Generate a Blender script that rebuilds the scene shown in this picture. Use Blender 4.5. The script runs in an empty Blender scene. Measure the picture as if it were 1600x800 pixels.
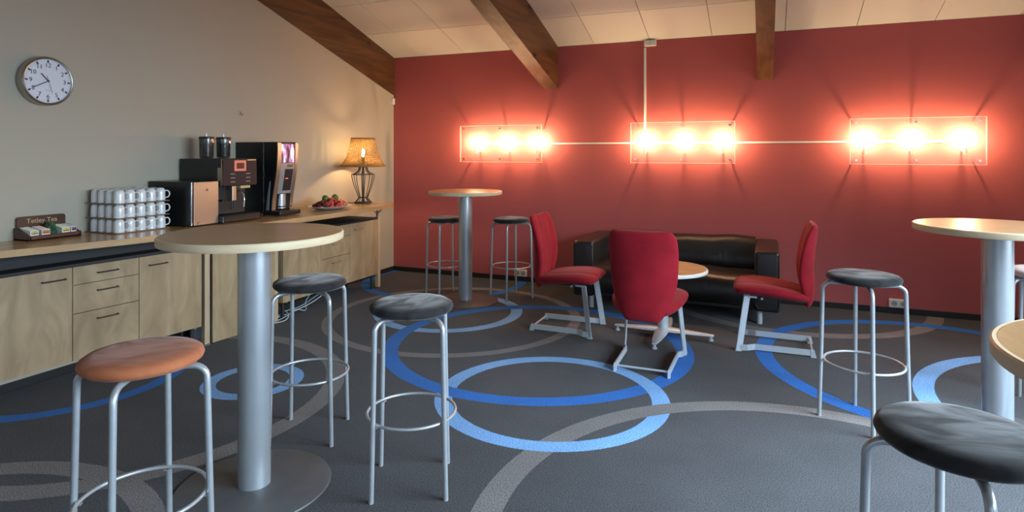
import bpy, bmesh, math, random
from mathutils import Vector, Matrix
random.seed(7)
SC = bpy.context.scene
COL = SC.collection
R = math.radians
PI = math.pi

# ------------------------------------------------------------------ camera
cam_d = bpy.data.cameras.new('camera')
cam = bpy.data.objects.new('camera', cam_d)
COL.objects.link(cam)
PSI = math.atan(955 / 2310.0)
cam.location = (4.333, -6.566, 1.48)
cam.rotation_euler = (PI / 2, 0, PSI)
cam_d.sensor_width = 36.0
cam_d.lens = 955 / 1600 * 36.0
cam_d.shift_y = -(400 - 239) / 1600.0
cam_d.clip_start = 0.05
SC.camera = cam

# ------------------------------------------------------------------ world, daylight, exposure
W = bpy.data.worlds.new('sky')
SC.world = W
W.use_nodes = True
W.node_tree.nodes['Background'].inputs[0].default_value = (0.62, 0.78, 1.0, 1)
W.node_tree.nodes['Background'].inputs[1].default_value = 1.0
SC.view_settings.view_transform = 'Standard'
SC.view_settings.look = 'None'
SC.view_settings.gamma = 1.0
SC.view_settings.use_curve_mapping = False
SC.view_settings.exposure = 0.15

XR = 6.95        # right wall
YB = -9.3       # wall behind the camera
YRIDGE = -4.65
K = 0.305       # ceiling pitch
ZC = 2.677      # ceiling height at the red wall
# window openings: (wall, a0, a1, z0, z1)
WINS = [('right', -8.9, -7.1, 0.75, 2.45), ('right', -6.8, -2.5, 0.75, 2.45),
        ('back', 4.2, 6.5, 0.75, 2.45), ('back', 1.0, 3.3, 0.75, 2.45)]
WPOW = [40, 490, 14, 4]
SKYDIP = R(46)     # daylight falls in from above
DAY = (0.63, 0.83, 1.0)

def area_light(name, loc, rot, sx, sy, power, col):
    d = bpy.data.lights.new(name, 'AREA')
    d.shape = 'RECTANGLE'
    d.size = sx
    d.size_y = sy
    d.energy = power
    d.color = col
    d.spread = R(118)     # beam narrowed so less daylight reaches the left wall
    o = bpy.data.objects.new(name, d)
    o.location = loc
    o.rotation_euler = rot
    COL.objects.link(o)
    return o

for (wl, a0, a1, z0, z1), pw in zip(WINS, WPOW):
    if wl == 'right':
        area_light('window_daylight', (XR + 0.3, (a0 + a1) / 2, (z0 + z1) / 2), (PI / 2 - SKYDIP, 0, PI / 2), a1 - a0, z1 - z0, pw, DAY)
    else:
        area_light('window_daylight', ((a0 + a1) / 2, YB - 0.3, (z0 + z1) / 2), (PI / 2 - SKYDIP, 0, 0), a1 - a0, z1 - z0, pw, DAY)

# ------------------------------------------------------------------ materials
MATS = {}

def new_mat(name):
    m = bpy.data.materials.new(name)
    m.use_nodes = True
    MATS[name] = m
    return m, m.node_tree, m.node_tree.nodes['Principled BSDF']

def pbr(name, col, rough=0.5, metal=0.0, spec=0.5, var=0.0, vscale=8.0, bump=0.0, bscale=200.0, stretch=None,
        coat=0.0, sheen=0.0, aniso=None):
    m, t, b = new_mat(name)
    N = t.nodes
    L = t.links
    b.inputs['Base Color'].default_value = (*col, 1)
    b.inputs['Roughness'].default_value = rough
    b.inputs['Metallic'].default_value = metal
    b.inputs['Specular IOR Level'].default_value = spec
    if coat:
        b.inputs['Coat Weight'].default_value = coat
        b.inputs['Coat Roughness'].default_value = 0.15
    if sheen:
        b.inputs['Sheen Weight'].default_value = sheen
        b.inputs['Sheen Roughness'].default_value = 0.45
    tc = mp = None
    if var or bump:
        tc = N.new('ShaderNodeTexCoord')
        mp = N.new('ShaderNodeMapping')
        L.new(tc.outputs['Object'], mp.inputs['Vector'])
        if stretch:
            mp.inputs['Scale'].default_value = stretch
    if var:
        n = N.new('ShaderNodeTexNoise')
        n.inputs['Scale'].default_value = vscale
        n.inputs['Detail'].default_value = 5
        L.new(mp.outputs[0], n.inputs['Vector'])
        r = N.new('ShaderNodeValToRGB')
        lo = tuple(max(0, c * (1 - var)) for c in col)
        hi = tuple(min(1, c * (1 + var)) for c in col)
        r.color_ramp.elements[0].position = 0.3
        r.color_ramp.elements[1].position = 0.7
        r.color_ramp.elements[0].color = (*lo, 1)
        r.color_ramp.elements[1].color = (*hi, 1)
        L.new(n.outputs[0], r.inputs[0])
        L.new(r.outputs[0], b.inputs['Base Color'])
    if bump:
        n2 = N.new('ShaderNodeTexNoise')
        n2.inputs['Scale'].default_value = bscale
        n2.inputs['Detail'].default_value = 3
        L.new(mp.outputs[0], n2.inputs['Vector'])
        bp = N.new('ShaderNodeBump')
        bp.inputs['Strength'].default_value = bump
        bp.inputs['Distance'].default_value = 0.004
        L.new(n2.outputs[0], bp.inputs['Height'])
        L.new(bp.outputs[0], b.inputs['Normal'])
    return m

def wood(name, c1, c2, scale=(2.0, 2.0, 14.0), dist=3.0, rough=0.42, knots=None):
    """grain: stretched, distorted noise; optional dark knots"""
    m, t, b = new_mat(name)
    N = t.nodes
    L = t.links
    b.inputs['Roughness'].default_value = rough
    tc = N.new('ShaderNodeTexCoord')
    mp = N.new('ShaderNodeMapping')
    mp.inputs['Scale'].default_value = scale
    L.new(tc.outputs['Object'], mp.inputs['Vector'])
    n = N.new('ShaderNodeTexNoise')
    n.inputs['Scale'].default_value = 1.0
    n.inputs['Detail'].default_value = 6
    n.inputs['Distortion'].default_value = dist
    L.new(mp.outputs[0], n.inputs['Vector'])
    r = N.new('ShaderNodeValToRGB')
    r.color_ramp.elements[0].position = 0.32
    r.color_ramp.elements[1].position = 0.68
    r.color_ramp.elements[0].color = (*c1, 1)
    r.color_ramp.elements[1].color = (*c2, 1)
    L.new(n.outputs[0], r.inputs[0])
    out = r.outputs[0]
    if knots:
        v = N.new('ShaderNodeTexNoise')
        v.inputs['Scale'].default_value = 1.0
        v.inputs['Detail'].default_value = 1.0
        mk = N.new('ShaderNodeMapping')
        mk.inputs['Scale'].default_value = knots
        L.new(tc.outputs['Object'], mk.inputs['Vector'])
        L.new(mk.outputs[0], v.inputs['Vector'])
        r2 = N.new('ShaderNodeValToRGB')
        r2.color_ramp.elements[0].position = 0.70
        r2.color_ramp.elements[1].position = 0.76
        r2.color_ramp.elements[0].color = (0, 0, 0, 1)
        r2.color_ramp.elements[1].color = (1, 1, 1, 1)
        L.new(v.outputs[0], r2.inputs[0])
        mx = N.new('ShaderNodeMix')
        mx.data_type = 'RGBA'
        L.new(r2.outputs[0], mx.inputs[0])
        L.new(out, mx.inputs[6])
        mx.inputs[7].default_value = (c1[0] * 0.25, c1[1] * 0.22, c1[2] * 0.2, 1)
        out = mx.outputs[2]
    L.new(out, b.inputs['Base Color'])
    return m

def emit(name, col, strength):
    m = bpy.data.materials.new(name)
    m.use_nodes = True
    t = m.node_tree
    t.nodes.clear()
    e = t.nodes.new('ShaderNodeEmission')
    e.inputs[0].default_value = (*col, 1)
    e.inputs[1].default_value = strength
    o = t.nodes.new('ShaderNodeOutputMaterial')
    t.links.new(e.outputs[0], o.inputs[0])
    MATS[name] = m
    return m

def sheet(name, col, transp, transl, gloss, rough=0.1):
    """thin clear or frosted sheet: transparent + translucent + glossy"""
    m = bpy.data.materials.new(name)
    m.use_nodes = True
    t = m.node_tree
    t.nodes.clear()
    N = t.nodes
    tr = N.new('ShaderNodeBsdfTransparent')
    tr.inputs[0].default_value = (0.97, 0.97, 0.97, 1)
    tl = N.new('ShaderNodeBsdfTranslucent')
    tl.inputs[0].default_value = (*col, 1)
    df = N.new('ShaderNodeBsdfDiffuse')
    df.inputs[0].default_value = (*col, 1)
    gl = N.new('ShaderNodeBsdfGlossy')
    gl.inputs[1].default_value = rough
    m0 = N.new('ShaderNodeMixShader')
    m0.inputs[0].default_value = 0.35
    t.links.new(tl.outputs[0], m0.inputs[1])
    t.links.new(df.outputs[0], m0.inputs[2])
    m1 = N.new('ShaderNodeMixShader')
    m1.inputs[0].default_value = transl
    t.links.new(tr.outputs[0], m1.inputs[1])
    t.links.new(m0.outputs[0], m1.inputs[2])
    m2 = N.new('ShaderNodeMixShader')
    m2.inputs[0].default_value = gloss
    t.links.new(m1.outputs[0], m2.inputs[1])
    t.links.new(gl.outputs[0], m2.inputs[2])
    o = N.new('ShaderNodeOutputMaterial')
    t.links.new(m2.outputs[0], o.inputs[0])
    MATS[name] = m
    return m

pbr('cream_paint', (0.40, 0.35, 0.277), 0.8, bump=0.06, bscale=260, spec=0.2)
pbr('red_paint', (0.455, 0.104, 0.102), 0.62, bump=0.08, bscale=240, spec=0.3)
pbr('plain_wall', (0.55, 0.53, 0.50), 0.8)
pbr('black_skirting', (0.012, 0.011, 0.011), 0.5)
pbr('tile_white', (0.68, 0.65, 0.60), 0.9, var=0.03, vscale=260, bump=0.25, bscale=420, spec=0.1)
pbr('tile_backing', (0.20, 0.185, 0.165), 0.9)
wood('beam_wood', (0.050, 0.019, 0.006), (0.140, 0.058, 0.018), scale=(9, 0.8, 9), dist=1.5, rough=0.48, knots=(7.0, 3.2, 7.0))
wood('birch', (0.29, 0.20, 0.108), (0.42, 0.305, 0.175), scale=(5, 4.2, 1.6), dist=2.6, rough=0.42)
wood('birch_post', (0.42, 0.31, 0.19), (0.52, 0.40, 0.26), scale=(20, 20, 2), dist=0.5, rough=0.45)
wood('worktop_wood', (0.42, 0.24, 0.10), (0.52, 0.32, 0.15), scale=(14, 1.6, 14), dist=0.8, rough=0.22)
wood('table_wood', (0.39, 0.228, 0.103), (0.47, 0.29, 0.143), scale=(3, 26, 3), dist=0.6, rough=0.30)
wood('table_edge', (0.62, 0.47, 0.29), (0.70, 0.55, 0.36), scale=(8, 8, 40), dist=0.4, rough=0.40)
wood('coffee_top_wood', (0.52, 0.30, 0.12), (0.66, 0.41, 0.18), scale=(3, 16, 3), dist=0.8, rough=0.25)
pbr('white_edge', (0.72, 0.70, 0.65), 0.4)
wood('tray_wood', (0.16, 0.095, 0.05), (0.24, 0.15, 0.085), scale=(10, 3, 10), dist=0.5, rough=0.45)
wood('tea_wood', (0.055, 0.018, 0.010), (0.085, 0.030, 0.016), scale=(10, 3, 10), dist=0.5, rough=0.35)
pbr('grey_metal', (0.44, 0.46, 0.48), 0.30, metal=0.55, spec=0.5, var=0.05, vscale=30)
pbr('pole_metal', (0.45, 0.47, 0.49), 0.27, metal=0.62, spec=0.5, var=0.03, vscale=12)
pbr('base_metal', (0.075, 0.076, 0.080), 0.5, metal=0.0, spec=0.5, var=0.08, vscale=14)
pbr('frame_metal', (0.52, 0.56, 0.60), 0.40, metal=0.35, spec=0.5, var=0.03, vscale=30)
pbr('chrome', (0.75, 0.75, 0.76), 0.14, metal=1.0)
pbr('brushed', (0.44, 0.40, 0.35), 0.38, metal=1.0)
pbr('dark_handle', (0.10, 0.085, 0.075), 0.35, metal=0.7)
pbr('black_plastic', (0.010, 0.010, 0.011), 0.28, spec=0.5)
pbr('black_matt', (0.013, 0.013, 0.014), 0.6)
pbr('panel_brown', (0.026, 0.015, 0.017), 0.55, spec=0.25)
pbr('print_grey', (0.22, 0.16, 0.15), 0.6)
def velvet(name, lo, hi, s0, s1, scale):
    """napped cloth: brushed patches differ in tone and sheen"""
    m, t, b = new_mat(name)
    N, L = t.nodes, t.links
    b.inputs['Roughness'].default_value = 0.9
    b.inputs['Specular IOR Level'].default_value = 0.1
    b.inputs['Sheen Roughness'].default_value = 0.4
    tc = N.new('ShaderNodeTexCoord')
    mp = N.new('ShaderNodeMapping')
    mp.inputs['Scale'].default_value = (1.0, 2.2, 1.0)
    L.new(tc.outputs['Object'], mp.inputs['Vector'])
    n = N.new('ShaderNodeTexNoise')
    n.inputs['Scale'].default_value = scale
    n.inputs['Detail'].default_value = 2.5
    n.inputs['Distortion'].default_value = 1.2
    L.new(mp.outputs[0], n.inputs['Vector'])
    r = N.new('ShaderNodeValToRGB')
    r.color_ramp.elements[0].position = 0.35
    r.color_ramp.elements[1].position = 0.65
    r.color_ramp.elements[0].color = (*lo, 1)
    r.color_ramp.elements[1].color = (*hi, 1)
    L.new(n.outputs[0], r.inputs[0])
    L.new(r.outputs[0], b.inputs['Base Color'])
    mr = N.new('ShaderNodeMapRange')
    mr.inputs[1].default_value = 0.4
    mr.inputs[2].default_value = 0.6
    mr.inputs[3].default_value = s0
    mr.inputs[4].default_value = s1
    L.new(n.outputs[0], mr.inputs[0])
    L.new(mr.outputs[0], b.inputs['Sheen Weight'])
    bp = N.new('ShaderNodeBump')
    bp.inputs['Strength'].default_value = 0.35
    bp.inputs['Distance'].default_value = 0.006
    L.new(n.outputs[0], bp.inputs['Height'])
    L.new(bp.outputs[0], b.inputs['Normal'])
velvet('velvet_black', (0.017, 0.0155, 0.016), (0.032, 0.029, 0.029), 0.12, 0.34, 4.5)
velvet('velvet_orange', (0.33, 0.100, 0.044), (0.41, 0.140, 0.064), 0.06, 0.16, 4.0)
pbr('velvet_pale', (0.52, 0.42, 0.40), 0.85, var=0.06, vscale=10, spec=0.2)
pbr('chair_red', (0.265, 0.008, 0.016), 0.85, var=0.18, vscale=7, bump=0.15, bscale=300, sheen=0.08, spec=0.15)
pbr('leather', (0.012, 0.011, 0.010), 0.36, spec=0.55, bump=0.35, bscale=26)
pbr('leather_creased', (0.012, 0.011, 0.010), 0.34, spec=0.6, bump=1.0, bscale=1.0, stretch=(26, 26, 4))
pbr('porcelain', (0.66, 0.66, 0.65), 0.16, spec=0.55, coat=0.3)
pbr('clock_white', (0.62, 0.63, 0.70), 0.45)
pbr('ink', (0.012, 0.012, 0.014), 0.5)
pbr('white_plastic', (0.74, 0.72, 0.68), 0.4)
pbr('grey_plastic', (0.40, 0.38, 0.35), 0.5)
pbr('wire_brown', (0.030, 0.022, 0.016), 0.45, metal=0.4)
pbr('cable_blue', (0.30, 0.42, 0.52), 0.5)
pbr('cable_white', (0.55, 0.56, 0.56), 0.5)
pbr('gold_print', (0.50, 0.36, 0.18), 0.5)
pbr('strawberry', (0.42, 0.035, 0.028), 0.4, var=0.35, vscale=60)
pbr('grape', (0.075, 0.012, 0.018), 0.25, var=0.4, vscale=20)
pbr('salmon_fruit', (0.62, 0.20, 0.12), 0.4, var=0.25, vscale=40)
pbr('lime', (0.075, 0.15, 0.022), 0.35, var=0.25, vscale=60)
pbr('paper_white', (0.66, 0.64, 0.60), 0.7)
pbr('paper_yellow', (0.58, 0.46, 0.05), 0.6)
pbr('paper_pale_yellow', (0.55, 0.47, 0.14), 0.6)
pbr('paper_orange', (0.60, 0.16, 0.04), 0.6)
pbr('paper_purple', (0.13, 0.03, 0.08), 0.6)
pbr('paper_green', (0.022, 0.085, 0.035), 0.55, var=0.3, vscale=50)
pbr('bin_grey', (0.45, 0.48, 0.55), 0.5)
sheet('acrylic', (1.0, 0.93, 0.86), 0.8, 0.035, 0.03, 0.2)
sheet('acrylic_edge', (1.0, 0.93, 0.88), 0.3, 0.75, 0.1, 0.3)
sheet('window_glass', (1, 1, 1), 0.9, 0.0, 0.06, 0.02)
sheet('smoked_glass', (0.10, 0.09, 0.085), 0.5, 0.55, 0.07, 0.12)
emit('bulb_hot', (1.0, 0.69, 0.36), 960.0)
emit('lamp_bulb_hot', (1.0, 0.70, 0.34), 620.0)

def wicker():
    m, t, b = new_mat('wicker')
    N = t.nodes
    b.inputs['Roughness'].default_value = 0.55
    b.inputs['Base Color'].default_value = (0.46, 0.27, 0.09, 1)
    tc = N.new('ShaderNodeTexCoord')
    n = N.new('ShaderNodeTexNoise')
    n.inputs['Scale'].default_value = 70
    t.links.new(tc.outputs['Object'], n.inputs['Vector'])
    r = N.new('ShaderNodeValToRGB')
    r.color_ramp.elements[0].position = 0.35
    r.color_ramp.elements[1].position = 0.65
    r.color_ramp.elements[0].color = (0.32, 0.18, 0.06, 1)
    r.color_ramp.elements[1].color = (0.56, 0.35, 0.12, 1)
    t.links.new(n.outputs[0], r.inputs[0])
    t.links.new(r.outputs[0], b.inputs['Base Color'])
    tl = N.new('ShaderNodeBsdfTranslucent')
    t.links.new(r.outputs[0], tl.inputs[0])
    mx = N.new('ShaderNodeMixShader')
    mx.inputs[0].default_value = 0.35
    t.links.new(b.outputs[0], mx.inputs[1])
    t.links.new(tl.outputs[0], mx.inputs[2])
    t.links.new(mx.outputs[0], N['Material Output'].inputs[0])
wicker()

def screen_mat():
    """lit photo panel of the drinks machine: bright vertical streaks over plum brown"""
    m = bpy.data.materials.new('lit_panel')
    m.use_nodes = True
    t = m.node_tree
    t.nodes.clear()
    N = t.nodes
    tc = N.new('ShaderNodeTexCoord')
    mp = N.new('ShaderNodeMapping')
    mp.inputs['Scale'].default_value = (1, 17, 4.0)
    t.links.new(tc.outputs['Object'], mp.inputs[0])
    n = N.new('ShaderNodeTexNoise')
    n.inputs['Scale'].default_value = 1.6
    n.inputs['Detail'].default_value = 3
    t.links.new(mp.outputs[0], n.inputs['Vector'])
    r = N.new('ShaderNodeValToRGB')
    r.color_ramp.elements[0].position = 0.40
    r.color_ramp.elements[0].color = (0.10, 0.045, 0.035, 1)
    r.color_ramp.elements[1].position = 0.62
    r.color_ramp.elements[1].color = (1.0, 0.85, 0.95, 1)
    e2 = r.color_ramp.elements.new(0.5)
    e2.color = (0.42, 0.16, 0.33, 1)
    t.links.new(n.outputs[0], r.inputs[0])
    e = N.new('ShaderNodeEmission')
    e.inputs[1].default_value = 1.5
    t.links.new(r.outputs[0], e.inputs[0])
    o = N.new('ShaderNodeOutputMaterial')
    t.links.new(e.outputs[0], o.inputs[0])
    MATS['lit_panel'] = m
screen_mat()
emit('display_pink', (0.80, 0.26, 0.18), 0.75)
emit('display_brown', (0.20, 0.07, 0.05), 0.6)
emit('display_red', (1.0, 0.25, 0.12), 1.0)
emit('display_amber', (0.35, 0.28, 0.10), 0.4)

# carpet with woven rings (cx, cy, outer, inner, colour, min x or None)
LB = (0.165, 0.345, 0.630)
DB = (0.009, 0.120, 0.43)
GR = (0.155, 0.142, 0.138)
RINGS = [
    (1.713, -1.62, 1.153, 1.062, GR, None), (0.778, -3.931, 1.202, 1.078, GR, None),
    (1.528, -5.622, 0.991, 0.876, GR, None), (4.539, 0.189, 1.295, 1.168, GR, None),
    (4.62, -4.053, 1.430, 1.302, GR, None),
    (1.60, -1.505, 0.689, 0.584, LB, None), (6.419, -2.204, 1.235, 1.119, LB, None),
    (1.26, -3.535, 0.312, 0.221, LB, None),
    (0.90, -0.30, 0.95, 0.85, DB, None),
    (0.054, -3.937, 0.723, 0.627, DB, None), (5.532, -1.572, 1.267, 1.149, DB, None),
    (3.128, -3.026, 0.707, 0.601, LB, None), (2.69, -2.101, 1.180, 1.055, DB, None),
    (3.128, -3.026, 0.707, 0.601, LB, 3.05),
    (4.62, -4.053, 1.430, 1.302, GR, 'g'),
    (2.2, -7.7, 1.1, 0.98, LB, None), (5.6, -7.4, 1.25, 1.13, DB, None), (4.0, -8.4, 0.7, 0.6, GR, None),
]

def carpet():
    m, t, b = new_mat('carpet')
    N = t.nodes
    L = t.links
    b.inputs['Roughness'].default_value = 0.95
    b.inputs['Specular IOR Level'].default_value = 0.15
    b.inputs['Sheen Weight'].default_value = 0.06
    b.inputs['Sheen Roughness'].default_value = 0.5
    tc = N.new('ShaderNodeTexCoord')

    def math_(op, a, bb=None, c=None):
        n = N.new('ShaderNodeMath')
        n.operation = op
        for i, v in enumerate((a, bb, c)):
            if v is None:
                continue
            if isinstance(v, (int, float)):
                n.inputs[i].default_value = v
            else:
                L.new(v, n.inputs[i])
        return n.outputs[0]
    wob = N.new('ShaderNodeTexNoise')
    wob.inputs['Scale'].default_value = 160
    L.new(tc.outputs['Object'], wob.inputs['Vector'])
    wo = math_('MULTIPLY_ADD', wob.outputs[0], 0.012, -0.006)
    sep = N.new('ShaderNodeSeparateXYZ')
    L.new(tc.outputs['Object'], sep.inputs[0])
    n1 = N.new('ShaderNodeTexNoise')
    n1.inputs['Scale'].default_value = 170
    n1.inputs['Detail'].default_value = 4
    L.new(tc.outputs['Object'], n1.inputs['Vector'])
    n2 = N.new('ShaderNodeTexNoise')
    n2.inputs['Scale'].default_value = 3.0
    n2.inputs['Detail'].default_value = 3
    L.new(tc.outputs['Object'], n2.inputs['Vector'])
    cur = None
    base = N.new('ShaderNodeRGB')
    base.outputs[0].default_value = (0.050, 0.050, 0.054, 1)
    cur = base.outputs[0]
    for (cx, cy, ro, ri, colr, cond) in RINGS:
        dx = math_('SUBTRACT', sep.outputs[0], cx)
        dy = math_('SUBTRACT', sep.outputs[1], cy)
        d = math_('ADD', math_('SQRT', math_('ADD', math_('MULTIPLY', dx, dx), math_('MULTIPLY', dy, dy))), wo)
        a = math_('ABSOLUTE', math_('SUBTRACT', d, (ro + ri) / 2))
        mask = math_('LESS_THAN', a, (ro - ri) / 2)
        if cond == 'g':      # the grey ring crosses over the pale blue one at their eastern crossing
            mask = math_('MULTIPLY', mask, math_('GREATER_THAN', sep.outputs[0], 3.55))
        elif cond is not None:
            mask = math_('MULTIPLY', mask, math_('GREATER_THAN', sep.outputs[0], cond))
        mx = N.new('ShaderNodeMix')
        mx.data_type = 'RGBA'
        L.new(mask, mx.inputs[0])
        L.new(cur, mx.inputs[6])
        mx.inputs[7].default_value = (*colr, 1)
        cur = mx.outputs[2]
    # speckle and wear
    sp = math_('MAXIMUM', math_('MULTIPLY_ADD', n1.outputs[0], 3.6, -0.8), 0.3)
    sp2 = math_('MULTIPLY_ADD', n2.outputs[0], 0.5, 0.75)
    f = math_('MULTIPLY', sp, sp2)
    vm = N.new('ShaderNodeVectorMath')
    vm.operation = 'SCALE'
    L.new(cur, vm.inputs[0])
    L.new(f, vm.inputs['Scale'])
    L.new(vm.outputs[0], b.inputs['Base Color'])
    bp = N.new('ShaderNodeBump')
    bp.inputs['Strength'].default_value = 0.3
    bp.inputs['Distance'].default_value = 0.004
    L.new(n1.outputs[0], bp.inputs['Height'])
    L.new(bp.outputs[0], b.inputs['Normal'])
carpet()

# ------------------------------------------------------------------ mesh helpers
class MB:
    """collects geometry for ONE mesh object"""
    def __init__(self):
        self.bm = bmesh.new()

    def box(self, x0, x1, y0, y1, z0, z1, bevel=0.0, seg=2):
        M = Matrix.Translation(((x0 + x1) / 2, (y0 + y1) / 2, (z0 + z1) / 2)) @ Matrix.Diagonal((abs(x1 - x0), abs(y1 - y0), abs(z1 - z0), 1))
        g = bmesh.ops.create_cube(self.bm, size=1.0, matrix=M)
        if bevel:
            es = set()
            for v in g['verts']:
                es.update(v.link_edges)
            bmesh.ops.bevel(self.bm, geom=list(es), offset=bevel, segments=seg, profile=0.5, affect='EDGES')
        return self

    def bar(self, p, q, w, h, up=(0, 0, 1), bevel=0.0):
        """rectangular bar from p to q; w across, h along 'up'"""
        p, q, up = Vector(p), Vector(q), Vector(up)
        d = (q - p).normalized()
        s = d.cross(up).normalized()
        u = s.cross(d).normalized()
        vs = []
        for c in (p, q):
            for a, bb in ((-1, -1), (1, -1), (1, 1), (-1, 1)):
                vs.append(self.bm.verts.new(c + s * (a * w / 2) + u * (bb * h / 2)))
        for f in ((3, 2, 1, 0), (4, 5, 6, 7), (0, 1, 5, 4), (1, 2, 6, 5), (2, 3, 7, 6), (3, 0, 4, 7)):
            self.bm.faces.new([vs[i] for i in f])
        return self

    def tube(self, pts, r, seg=10, closed=False, cap=True):
        pts = [Vector(p) for p in pts]
        n = len(pts)
        rings = []
        prev = None
        for i, p in enumerate(pts):
            if closed:
                d = (pts[(i + 1) % n] - pts[i - 1]).normalized()
            else:
                d = (pts[min(i + 1, n - 1)] - pts[max(i - 1, 0)]).normalized()
            if prev is None:
                a = Vector((0, 0, 1)) if abs(d.z) < 0.9 else Vector((1, 0, 0))
                s = d.cross(a).normalized()
            else:
                s = (prev - d * prev.dot(d)).normalized()
            prev = s
            u = d.cross(s)
            rr = r[i] if isinstance(r, (list, tuple)) else r
            rings.append([self.bm.verts.new(p + (s * math.cos(2 * PI * k / seg) + u * math.sin(2 * PI * k / seg)) * rr) for k in range(seg)])
        m = n if closed else n - 1
        for i in range(m):
            a, b = rings[i], rings[(i + 1) % n]
            for k in range(seg):
                self.bm.faces.new((a[k], a[(k + 1) % seg], b[(k + 1) % seg], b[k]))
        if cap and not closed:
            self.bm.faces.new(list(reversed(rings[0])))
            self.bm.faces.new(rings[-1])
        return self

    def lathe(self, prof, seg=32, at=(0, 0, 0), sx=1.0, sy=1.0):
        """profile [(r, z)] turned about z; r = 0 closes"""
        rings = []
        for (r, z) in prof:
            if r <= 1e-6:
                rings.append([self.bm.verts.new((at[0], at[1], at[2] + z))])
            else:
                rings.append([self.bm.verts.new((at[0] + sx * r * math.cos(2 * PI * k / seg), at[1] + sy * r * math.sin(2 * PI * k / seg), at[2] + z)) for k in range(seg)])
        for a, b in zip(rings, rings[1:]):
            for k in range(seg):
                k2 = (k + 1) % seg
                if len(a) == 1 and len(b) > 1:
                    self.bm.faces.new((a[0], b[k2], b[k]))
                elif len(b) == 1 and len(a) > 1:
                    self.bm.faces.new((a[k], a[k2], b[0]))
                elif len(a) > 1:
                    self.bm.faces.new((a[k], a[k2], b[k2], b[k]))
        return self

    def cyl(self, x, y, z0, z1, r, seg=24, bev=0.0):
        if bev:
            return self.lathe([(0, z0), (r - bev, z0), (r, z0 + bev), (r, z1 - bev), (r - bev, z1), (0, z1)], seg, (x, y, 0))
        return self.lathe([(0, z0), (r, z0), (r, z1), (0, z1)], seg, (x, y, 0))

    def prism(self, poly, axis, a0, a1):
        """extrude a 2D polygon along axis; (u,v) are the two other axes in xyz order"""
        def P(u, v, a):
            return {'x': (a, u, v), 'y': (u, a, v), 'z': (u, v, a)}[axis]
        A = [self.bm.verts.new(P(u, v, a0)) for u, v in poly]
        B = [self.bm.verts.new(P(u, v, a1)) for u, v in poly]
        self.bm.faces.new(A)
        self.bm.faces.new(list(reversed(B)))
        n = len(poly)
        for i in range(n):
            self.bm.faces.new((A[i], B[i], B[(i + 1) % n], A[(i + 1) % n]))
        return self

    def loft(self, rings, close=True, cap=True):
        V = [[self.bm.verts.new(p) for p in r] for r in rings]
        n = len(V[0])
        for a, b in zip(V, V[1:]):
            for k in range(n if close else n - 1):
                self.bm.faces.new((a[k], a[(k + 1) % n], b[(k + 1) % n], b[k]))
        if cap:
            self.bm.faces.new(list(reversed(V[0])))
            self.bm.faces.new(V[-1])
        return self

    def mesh(self, name, mat, smooth=0):
        bmesh.ops.recalc_face_normals(self.bm, faces=self.bm.faces)
        me = bpy.data.meshes.new(name)
        self.bm.to_mesh(me)
        self.bm.free()
        me.materials.append(MATS[mat])
        if smooth:
            for p in me.polygons:
                p.use_smooth = True
            if smooth < 180:
                try:
                    me.set_sharp_from_angle(angle=R(smooth))
                except Exception:
                    pass
        return me

    def build(self, name, mat, parent=None, smooth=0):
        return link(name, self.mesh(name, mat, smooth), parent)

def link(name, me, parent=None):
    o = bpy.data.objects.new(name, me)
    COL.objects.link(o)
    if parent is not None:
        o.parent = parent
    return o

def tag(o, label=None, cat=None, group=None, kind=None):
    if label:
        o['label'] = label
    if cat:
        o['category'] = cat
    if group:
        o['group'] = group
    if kind:
        o['kind'] = kind
    return o

def thing(name, label, cat, loc=(0, 0, 0), rz=0.0, group=None):
    o = bpy.data.objects.new(name, None)
    o.empty_display_size = 0.05
    COL.objects.link(o)
    o.location = loc
    o.rotation_euler = (0, 0, rz)
    return tag(o, label, cat, group)

def copy_tree(o, parent=None):
    c = o.copy()
    COL.objects.link(c)
    c.parent = parent
    for ch in [x for x in bpy.data.objects if x.parent == o]:
        copy_tree(ch, c)
    return c

def text_mesh(name, body, size, mat, extrude=0.0004, align='CENTER'):
    cu = bpy.data.curves.new(name, 'FONT')
    cu.body = body
    cu.size = size
    cu.extrude = extrude
    cu.align_x = align
    cu.align_y = 'CENTER'
    cu.resolution_u = 3
    o = bpy.data.objects.new(name, cu)
    COL.objects.link(o)
    dg = bpy.context.evaluated_depsgraph_get()
    me = bpy.data.meshes.new_from_object(o.evaluated_get(dg))
    bpy.data.objects.remove(o)
    bpy.data.curves.remove(cu)
    me.name = name
    me.materials.clear()
    me.materials.append(MATS[mat])
    return me

# text standing on a plane facing +x : local x -> world +y , local y -> world z
FACE_X = Matrix(((0, 0, 1, 0), (1, 0, 0, 0), (0, 1, 0, 0), (0, 0, 0, 1)))
SCALLOP = None
# ------------------------------------------------------------------ the room
def ceil_z(y):
    return ZC - K * y if y > YRIDGE else ZC - K * YRIDGE - K * (YRIDGE - y)

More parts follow.
